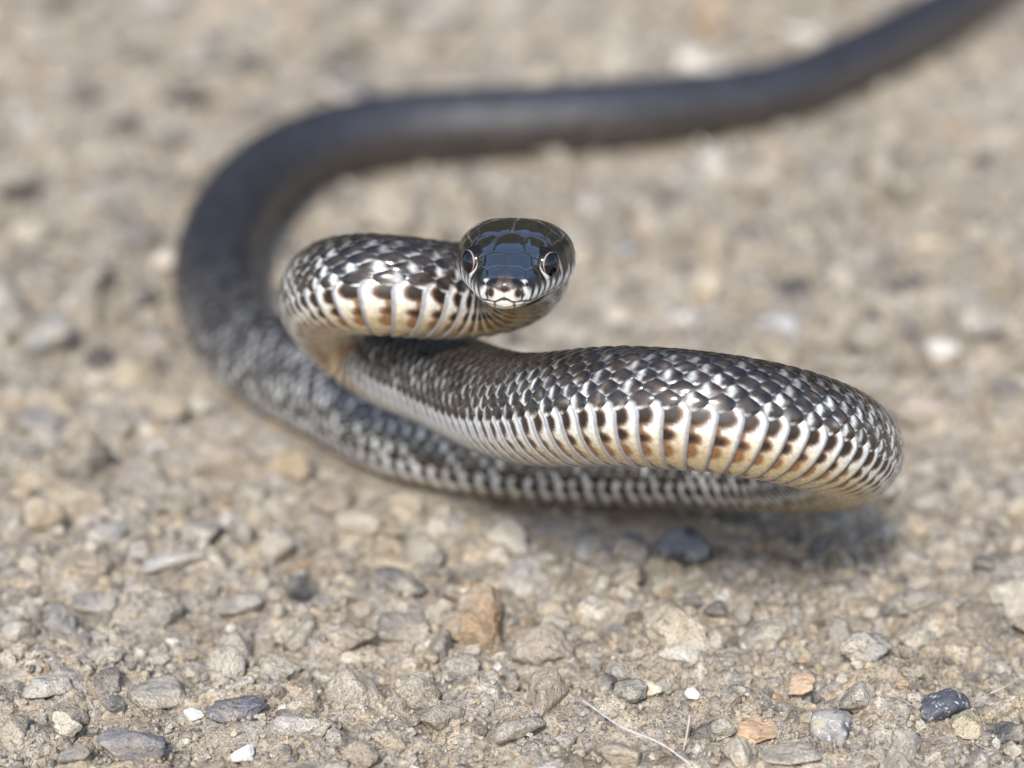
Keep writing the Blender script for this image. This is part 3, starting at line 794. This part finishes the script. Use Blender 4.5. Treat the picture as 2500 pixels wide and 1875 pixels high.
def px_stone(px, py, wpx, hpx, col, proto, rot=0.0, sink=.45, tall=None, **kw):
    """photo centre and size; the stone sits on the ground there"""
    zg = 0.0
    for _ in range(4):
        P = at_height(px, py + hpx * .2, zg); zg = float(hground(P[0:1], P[1:2])[0]) + .3
    Z = project(P[None])[2][0]
    rx = wpx * .5 * Z / FPX * 1.08
    el = math.asin(CAM_H / np.linalg.norm(P - np.array([0, 0, CAM_H])))
    full = hpx * Z / FPX
    rz = tall if tall else min(full * .50, rx * .85)
    ry = max(rx * .55, min(rx * 1.2, (full - rz * math.cos(el)) / math.sin(el) * .5))
    return stone_obj(P[0], P[1], rx, ry, rz, col, proto, rot, sink, **kw)

# loose stones one can single out
K = 2500 / 2212
def T(px, py, wpx, hpx, col, proto, label, cat='pebble', name='pebble', **kw):
    o = px_stone(px * K, py * K, wpx * K, hpx * K, col, proto, parent=None, name=name, **kw)
    return tag(o, label, cat)
T(1492, 1182, 150, 105, (.1, .1, .1), 3, 'dark blackish pebble on the shaded ground in front of the lowest coil', mat=M_BLACK, sink=.1, rot=.3, tall=3.0)
T(530, 1628, 66, 54, (.80, .79, .74), 7, 'clean white wedge shaped pebble, largest of the white chips', mat=M_CLEAN, sink=.2, rot=.4, tall=1.5)
T(417, 1550, 44, 42, (.78, .76, .70), 12, 'small white chip lying against a blue grey stone', mat=M_CLEAN, sink=.2, rot=1.2, tall=1.2)
T(1494, 1494, 44, 52, (.80, .79, .77), 9, 'smooth white drop shaped pebble above a short straw', mat=M_CLEAN, sink=.2, rot=.9, tall=1.2)
T(1407, 1498, 54, 50, (.66, .58, .43), 14, 'small cream yellow pebble above the long pale grass stem', mat=M_CLEAN, sink=.2, rot=.2, tall=1.3)
T(225, 1146, 96, 92, (.52, .51, .50), 5, 'pale grey rounded stone left of the snake', cat='stone', name='loose_stone', sink=.3)
T(1095, 1148, 135, 80, (.62, .58, .48), 1, 'cream stone just in front of the lowest coil', cat='stone', name='loose_stone', sink=.35)
T(770, 1128, 125, 105, (.46, .39, .31), 10, 'tan three cornered stone under the edge of the coil', cat='stone', name='loose_stone', sink=.25)
T(1640, 1565, 150, 95, (.50, .345, .22), 17, 'orange tan stone flake, larger of the two orange pieces', cat='stone', name='stone_flake', mat=M_FLAKE, sink=.12, rot=.5, tall=1.3)
T(1725, 1500, 95, 58, (.47, .34, .23), 16, 'small orange tan stone behind the larger orange flake', cat='stone', name='loose_stone', mat=M_FLAKE, sink=.2, rot=1.1)
T(1808, 1560, 118, 155, (.3, .3, .3), 4, 'grey speckled stone chunk right of the larger orange flake', cat='stone', name='loose_stone', mat=M_GRANITE, sink=.25, tall=3.6)
T(1550, 1568, 100, 66, (.13, .125, .13), 13, 'dark grey lump left of the larger orange flake', cat='stone', name='loose_stone', sink=.3)
T(2022, 1522, 150, 78, (.16, .165, .18), 18, 'long dark blue grey stone flecked with white grains', cat='stone', name='loose_stone', mat=M_FLECK, sink=.4, rot=.5)
T(1690, 690, 105, 52, (.66, .65, .63), 2, 'white stone on the bare ground behind the raised loop', cat='stone', name='loose_stone', sink=.3)
T(1722, 735, 84, 52, (.66, .62, .57), 6, 'creamy white stone just before the white one behind the loop', cat='stone', name='loose_stone', sink=.3)
# stones bedded in the ground, traced
for a in [
    (470, 992, 165, 115, (.47, .39, .30), 0, .2), (622, 1006, 105, 100, (.46, .35, .22), 8, .9), (1120, 1245, 140, 95, (.55, .52, .48), 11, .4),
    (350, 1203, 180, 55, (.50, .49, .46), 15, .3), (1450, 1355, 185, 145, (.55, .47, .34), 19, .7), (1480, 1400, 110, 60, (.62, .59, .52), 2, .1),
    (360, 1490, 155, 100, (.47, .42, .37), 3, .2), (492, 1522, 165, 95, (.22, .22, .26), 5, .4), (770, 1485, 165, 110, (.46, .39, .30), 1, 1.0),
    (300, 1612, 210, 120, (.26, .26, .28), 6, .5), (100, 1472, 125, 85, (.52, .50, .46), 9, .2), (645, 1560, 145, 100, (.50, .46, .43), 10, .1),
    (862, 1330, 145, 90, (.33, .29, .26), 12, .3), (760, 1372, 125, 75, (.38, .32, .25), 14, .5), (110, 722, 160, 120, (.44, .43, .40), 16, .1),
    (300, 790, 145, 130, (.52, .43, .30), 17, .7), (190, 440, 105, 70, (.55, .50, .43), 18, .4), (30, 372, 130, 60, (.52, .47, .40), 13, .2),
    (910, 105, 66, 60, (.62, .56, .48), 4, .2), (2160, 230, 90, 60, (.50, .47, .42), 7, .4), (2155, 292, 90, 90, (.48, .42, .36), 8, 1.4),
    (2030, 1182, 100, 58, (.58, .50, .38), 11, .1), (1985, 885, 210, 85, (.52, .43, .34), 0, .2), (2185, 1165, 110, 70, (.57, .49, .37), 15, .6),
    (2082, 1566, 120, 70, (.54, .46, .31), 19, .3), (1185, 1392, 160, 135, (.42, .35, .28), 2, .9), (1722, 1650, 170, 34, (.47, .41, .34), 3, .1),
    (1345, 1625, 140, 80, (.45, .37, .28), 6, .2), (1350, 1490, 90, 80, (.37, .36, .33), 5, .6), (700, 545, 110, 60, (.42, .38, .33), 4, .3),
    (420, 120, 130, 90, (.52, .46, .40), 9, .4), (590, 1160, 90, 70, (.36, .31, .26), 18, .9), (200, 1300, 120, 60, (.33, .31, .30), 12, .1),
    (130, 1340, 110, 90, (.30, .29, .28), 1, .3), (520, 1300, 150, 70, (.40, .38, .35), 16, .2), (660, 1340, 140, 80, (.45, .42, .36), 7, 1.1),
    (1980, 1290, 130, 90, (.40, .37, .33), 10, .4), (2150, 1410, 120, 90, (.40, .36, .30), 8, .2), (1870, 1400, 130, 100, (.43, .41, .38), 14, .8),
    (1660, 1370, 140, 90, (.44, .40, .34), 13, .5), (1000, 1440, 130, 80, (.36, .32, .28), 17, .2), (950, 1560, 130, 70, (.40, .35, .28), 0, .6),
    (30, 1580, 110, 90, (.50, .43, .33), 19, .2), (1100, 1590, 150, 80, (.40, .35, .30), 15, .3), (300, 1030, 120, 90, (.42, .37, .31), 11, .3),
    (100, 900, 130, 90, (.38, .35, .31), 3, .7), (1230, 380, 100, 60, (.50, .43, .34), 6, .1), (2100, 640, 90, 60, (.40, .37, .33), 4, .4)]:
    px_stone(a[0] * K, a[1] * K, a[2] * K, a[3] * K, a[4], a[5], a[6], sink=.36)

for a in [(470, 240, 150, 75, (.055, .045, .035), 2, .2), (35, 455, 130, 70, (.05, .042, .034), 5, .4), (300, 300, 110, 55, (.10, .085, .07), 7, .1),
          (1390, 492, 80, 48, (.07, .06, .045), 9, .3), (1930, 690, 130, 60, (.075, .068, .06), 11, .2), (2395, 385, 70, 95, (.08, .07, .055), 13, .9),
          (2200, 690, 140, 75, (.10, .09, .085), 15, .3), (2130, 775, 70, 45, (.07, .065, .06), 17, .5), (700, 620, 90, 60, (.12, .10, .08), 19, .3),
          (250, 870, 120, 60, (.09, .08, .07), 1, .8), (620, 150, 120, 70, (.12, .105, .085), 3, .2), (1700, 130, 100, 90, (.62, .57, .49), 4, .2),
          (1960, 85, 120, 75, (.60, .56, .49), 6, .4), (200, 215, 140, 90, (.14, .12, .10), 8, .1), (2260, 560, 80, 60, (.58, .47, .33), 10, .6),
          (1500, 760, 70, 60, (.56, .48, .38), 12, .3), (2300, 860, 90, 70, (.66, .62, .55), 14, .3), (1520, 600, 120, 60, (.30, .28, .26), 16, .2),
          (830, 140, 130, 70, (.16, .14, .11), 18, .6), (60, 620, 150, 80, (.20, .17, .14), 0, .2), (420, 640, 120, 70, (.52, .46, .38), 2, 1.2)]:
    px_stone(a[0], a[1], a[2], a[3], a[4], a[5], a[6], sink=.4, mat=M_CLEAN)
# the rest of the bedded stones, scattered without overlap
cell = {}
def add_cell(x, y, r): cell.setdefault((int(x // 15), int(y // 15)), []).append((x, y, r))
for p in placed:
    add_cell(*p); add_cell(p[0], p[1] - p[2] * 1.3, p[2] * .9)      # nothing heaped up right before a traced stone
for px, py in [(1260, 1513), (1300, 1545), (1340, 1572), (1385, 1590), (1430, 1607), (1465, 1632), (1492, 1652), (1490, 1560), (1484, 1590), (1476, 1622), (2140, 1497), (2170, 1486), (2205, 1470)]:
    P = at_height(px * K, py * K, 0); add_cell(P[0], P[1], 1.6); add_cell(P[0], P[1] - 3, 1.6)
def free(x, y, r, k=.80):
    cx, cy = int(x // 15), int(y // 15)
    for i in (-1, 0, 1):
        for j in (-1, 0, 1):
            for (a, b, c) in cell.get((cx + i, cy + j), []):
                if (x - a)**2 + (y - b)**2 < ((r + c) * k)**2: return False
    return True
lpx, lpr = lp[::2], lr[::2]
cand = []
r2 = np.random.default_rng(5)
for n_, lo, hi in ((500, 4.4, 7.5), (1700, 2.9, 4.6), (7000, 1.5, 2.9), (12000, .8, 1.5)):
    for _ in range(n_):
        y = 318 + (r2.random()**1.25) * 520; half = .215 * (y + 60) ; x = r2.uniform(-half, half)
        r = r2.uniform(lo, hi) * (1.25 if y > 500 and lo > 2.5 else 1)
        # the right foreground is mostly bare grit
        dens = .55 + .45 * float(smooth(.2, -.25, np.array(noise2(np.array([x / 40]), np.array([y / 40]), 77))[0] + .35 * (x > 5) * (y < 420)))
        if r2.random() > (dens if r < 2.9 else dens * (.9 if x < 5 or y > 430 else .55)): continue
        if np.min(np.hypot(lpx[:, 0] - x, lpx[:, 1] - y) - lpr) < r * (.95 if r > 2 else .45): continue
        if r > 1.5 and 28 < x < 60 and 366 < y < 402: continue   # swept bare under the raised loop
        if not free(x, y, r): continue
        add_cell(x, y, r); cand.append((x, y, r))
for _ in range(900):                          # the left foreground is a jumble of larger stones
    x = r2.uniform(-80, 4); y = r2.uniform(322, 470); r = r2.uniform(2.6, 5.6)
    if np.min(np.hypot(lpx[:, 0] - x, lpx[:, 1] - y) - lpr) < r * .95 or not free(x, y, r, .72): continue
    add_cell(x, y, r); cand.append((x, y, r))
cand = np.array(cand)
PX, PY, PZ = project(np.stack([cand[:, 0], cand[:, 1], 0 * cand[:, 0]], 1))
size_px = cand[:, 2] / PZ * FPX; inside = (PX > -40) & (PX < 2540) & (PY > -40) & (PY < 1920)
order = np.argsort(-(size_px * inside)); singles = set(order[:225].tolist())
gv_, gf_, gc_ = [], [], []; goff = [0]
def add_rock(v, f, c):
    gv_.append(v); gf_.append(f + goff[0]); goff[0] += len(v)
    gc_.append(np.concatenate([np.broadcast_to(c, (len(v), 3)), np.full((len(v), 1), 1.0)], 1))
LOW = [rock(3, 300 + k, 8 + k % 5) for k in range(14)]; LOW2 = [rock(2, 330 + k, 9) for k in range(14)]; LOW1 = [rock(1, 360 + k, 9) for k in range(14)]
HZ = hground(cand[:, 0], cand[:, 1])
for k, (x, y, r) in enumerate(cand):
    col = PAL[r2.choice(len(PAL), p=PW)] * (r2.uniform(.75, 1.25) if y < 480 else r2.uniform(.5, 1.4))
    rx, ry, rz = r, r * r2.uniform(.65, 1.05), r * r2.uniform(.5, .95)
    if k in singles:
        stone_obj(x, y, rx, ry, rz, tuple(col), int(r2.integers(20)), r2.uniform(0, 6.28), r2.uniform(.22, .48), tilt=(r2.uniform(-.35, .35), r2.uniform(-.35, .35)))
    else:
        v, f = (LOW if r > 2.2 and y < 520 else LOW2)[int(r2.integers(14))]
        Rm = rotm(r2.uniform(-.5, .5), r2.uniform(-.5, .5), r2.uniform(0, 6.28))
        add_rock((v * [rx, ry, rz]) @ Rm.T + [x, y, HZ[k] + rz * r2.uniform(0, .45)], f, col)
nrock = len(gv_)
# fine grains
ng = 26000
yg = 322 + r2.random(ng)**1.5 * 340; xg = r2.uniform(-1, 1, ng) * .205 * (yg + 30)
rg = np.clip(np.exp(r2.normal(-.95, .50, ng)), .15, 1.3) * (1 + smooth(400, 650, yg) * 1.2)
hg = hground(xg, yg); colg = PAL[r2.choice(len(PAL), size=ng, p=PW)] * r2.uniform(.7, 1.25, (ng, 1))
ang = r2.uniform(0, 6.28, (ng, 3))
for p_ in range(14):
    k = np.arange(p_, ng, 14); v, f = LOW1[p_]
    Rm = np.stack([rotm(*ang[q_]) for q_ in k])
    V = np.einsum('nij,vj->nvi', Rm, v * [1, .8, .7]) * rg[k, None, None] + np.stack([xg[k], yg[k], hg[k] + rg[k] * .25], 1)[:, None]
    gv_.append(V.reshape(-1, 3)); gf_.append((f[None] + (goff[0] + np.arange(len(k)) * len(v))[:, None, None]).reshape(-1, 3)); goff[0] += len(k) * len(v)
    cc_ = np.ones((len(k), len(v), 4)); cc_[..., :3] = colg[k, None]; gc_.append(cc_.reshape(-1, 4))
gravel = link('gravel', make_mesh('gravel', np.concatenate(gv_), [np.concatenate(gf_)], np.concatenate(gc_), smooth_shade=False), M_GRIT, ground)
gravel['kind'] = 'stuff'

# ------------------------------------------------------------------ dry stems
def stem(pts, r0, r1, mat, label):
    pts = np.array(pts); n = len(pts); V = []; Fq = []
    k = np.linspace(0, 1, 60); t = np.linspace(0, 1, n)
    c = np.stack([np.interp(k, t, pts[:, i]) for i in range(3)], 1); c = np.concatenate([c[:1], gsmooth(c, 4)[1:-1], c[-1:]])
    for i in range(60):
        tg = c[min(i + 1, 59)] - c[max(i - 1, 0)]; tg /= np.linalg.norm(tg)
        a = np.cross(tg, [0, 0, 1]); a /= np.linalg.norm(a); b = np.cross(a, tg); r = r0 + (r1 - r0) * k[i]
        r *= 1 + .12 * math.sin(i * 1.3)
        for j in range(8): V.append(c[i] + r * (math.cos(j * math.pi / 4) * a * 1.0 + math.sin(j * math.pi / 4) * b * .6))
    for i in range(59):
        for j in range(8): Fq.append([i * 8 + j, i * 8 + (j + 1) % 8, (i + 1) * 8 + (j + 1) % 8, (i + 1) * 8 + j])
    o = link('dry_grass_stem', make_mesh('dry_grass_stem', np.array(V), [np.array(Fq)]), mat)
    return tag(o, label, 'grass stem')
stem([at_height(1260 * K, 1513 * K, 1.2), at_height(1340 * K, 1570 * K, 2.4), at_height(1430 * K, 1605 * K, 2.0), at_height(1492 * K, 1652 * K, .2)], .22, .13, M_STRAW2, 'long pale dry grass stem lying across the grit')
stem([at_height(1490 * K, 1545 * K, 2.6), at_height(1484 * K, 1585 * K, 1.4), at_height(1476 * K, 1620 * K, .3)], .17, .10, M_STRAW, 'short straw coloured stem leaning up beside the long pale one')
stem([at_height(2140 * K, 1497 * K, .4), at_height(2170 * K, 1484 * K, 1.2), at_height(2205 * K, 1462 * K, .4)], .16, .12, M_STRAW, 'short tan stem lying beyond the long dark flecked stone')

# ------------------------------------------------------------------ the wooded bank beyond, which the shiny scales mirror
az = np.radians(np.linspace(-62, 62, 220)); rr_ = np.linspace(0, 1, 40)
AZ, RB = np.meshgrid(az, rr_, indexing='ij')
rad = 4200 + 5200 * RB
zz = 4700 * smooth(0, .42, RB) * smooth(62, 46, np.abs(np.degrees(AZ))) * (1 + .16 * noise2(AZ * 6, RB * 3, 51) + .10 * noise2(AZ * 19, RB * 9, 52)) + 160 * noise2(AZ * 60, RB * 26, 53) * smooth(0, .1, RB) - 30
bkv = np.stack([np.sin(AZ) * rad, np.cos(AZ) * rad, zz], -1).reshape(-1, 3)
i, j = np.meshgrid(np.arange(219), np.arange(39), indexing='ij'); a0 = (i * 40 + j).ravel()
mb = NT('scrub_bank'); pb = mb.n('ShaderNodeNewGeometry').outputs['Position']
mb.l(mb.ramp(mb.noise(pb, 3.0, 6, .7), [(.35, (.018, .020, .012)), (.6, (.045, .046, .024)), (.75, (.075, .060, .038))]), mb.b.inputs['Base Color'])
mb.b.inputs['Roughness'].default_value = .95; mb.l(mb.bump(mb.noise(pb, 8, 5, .7), 1.0, .2), mb.b.inputs['Normal'])
bank = link('hill', make_mesh('hill', bkv, [np.stack([a0, a0 + 40, a0 + 41, a0 + 1], 1)]), mb.m)
tag(bank, 'dark scrub covered bank rising beyond the gravel', kind='structure')
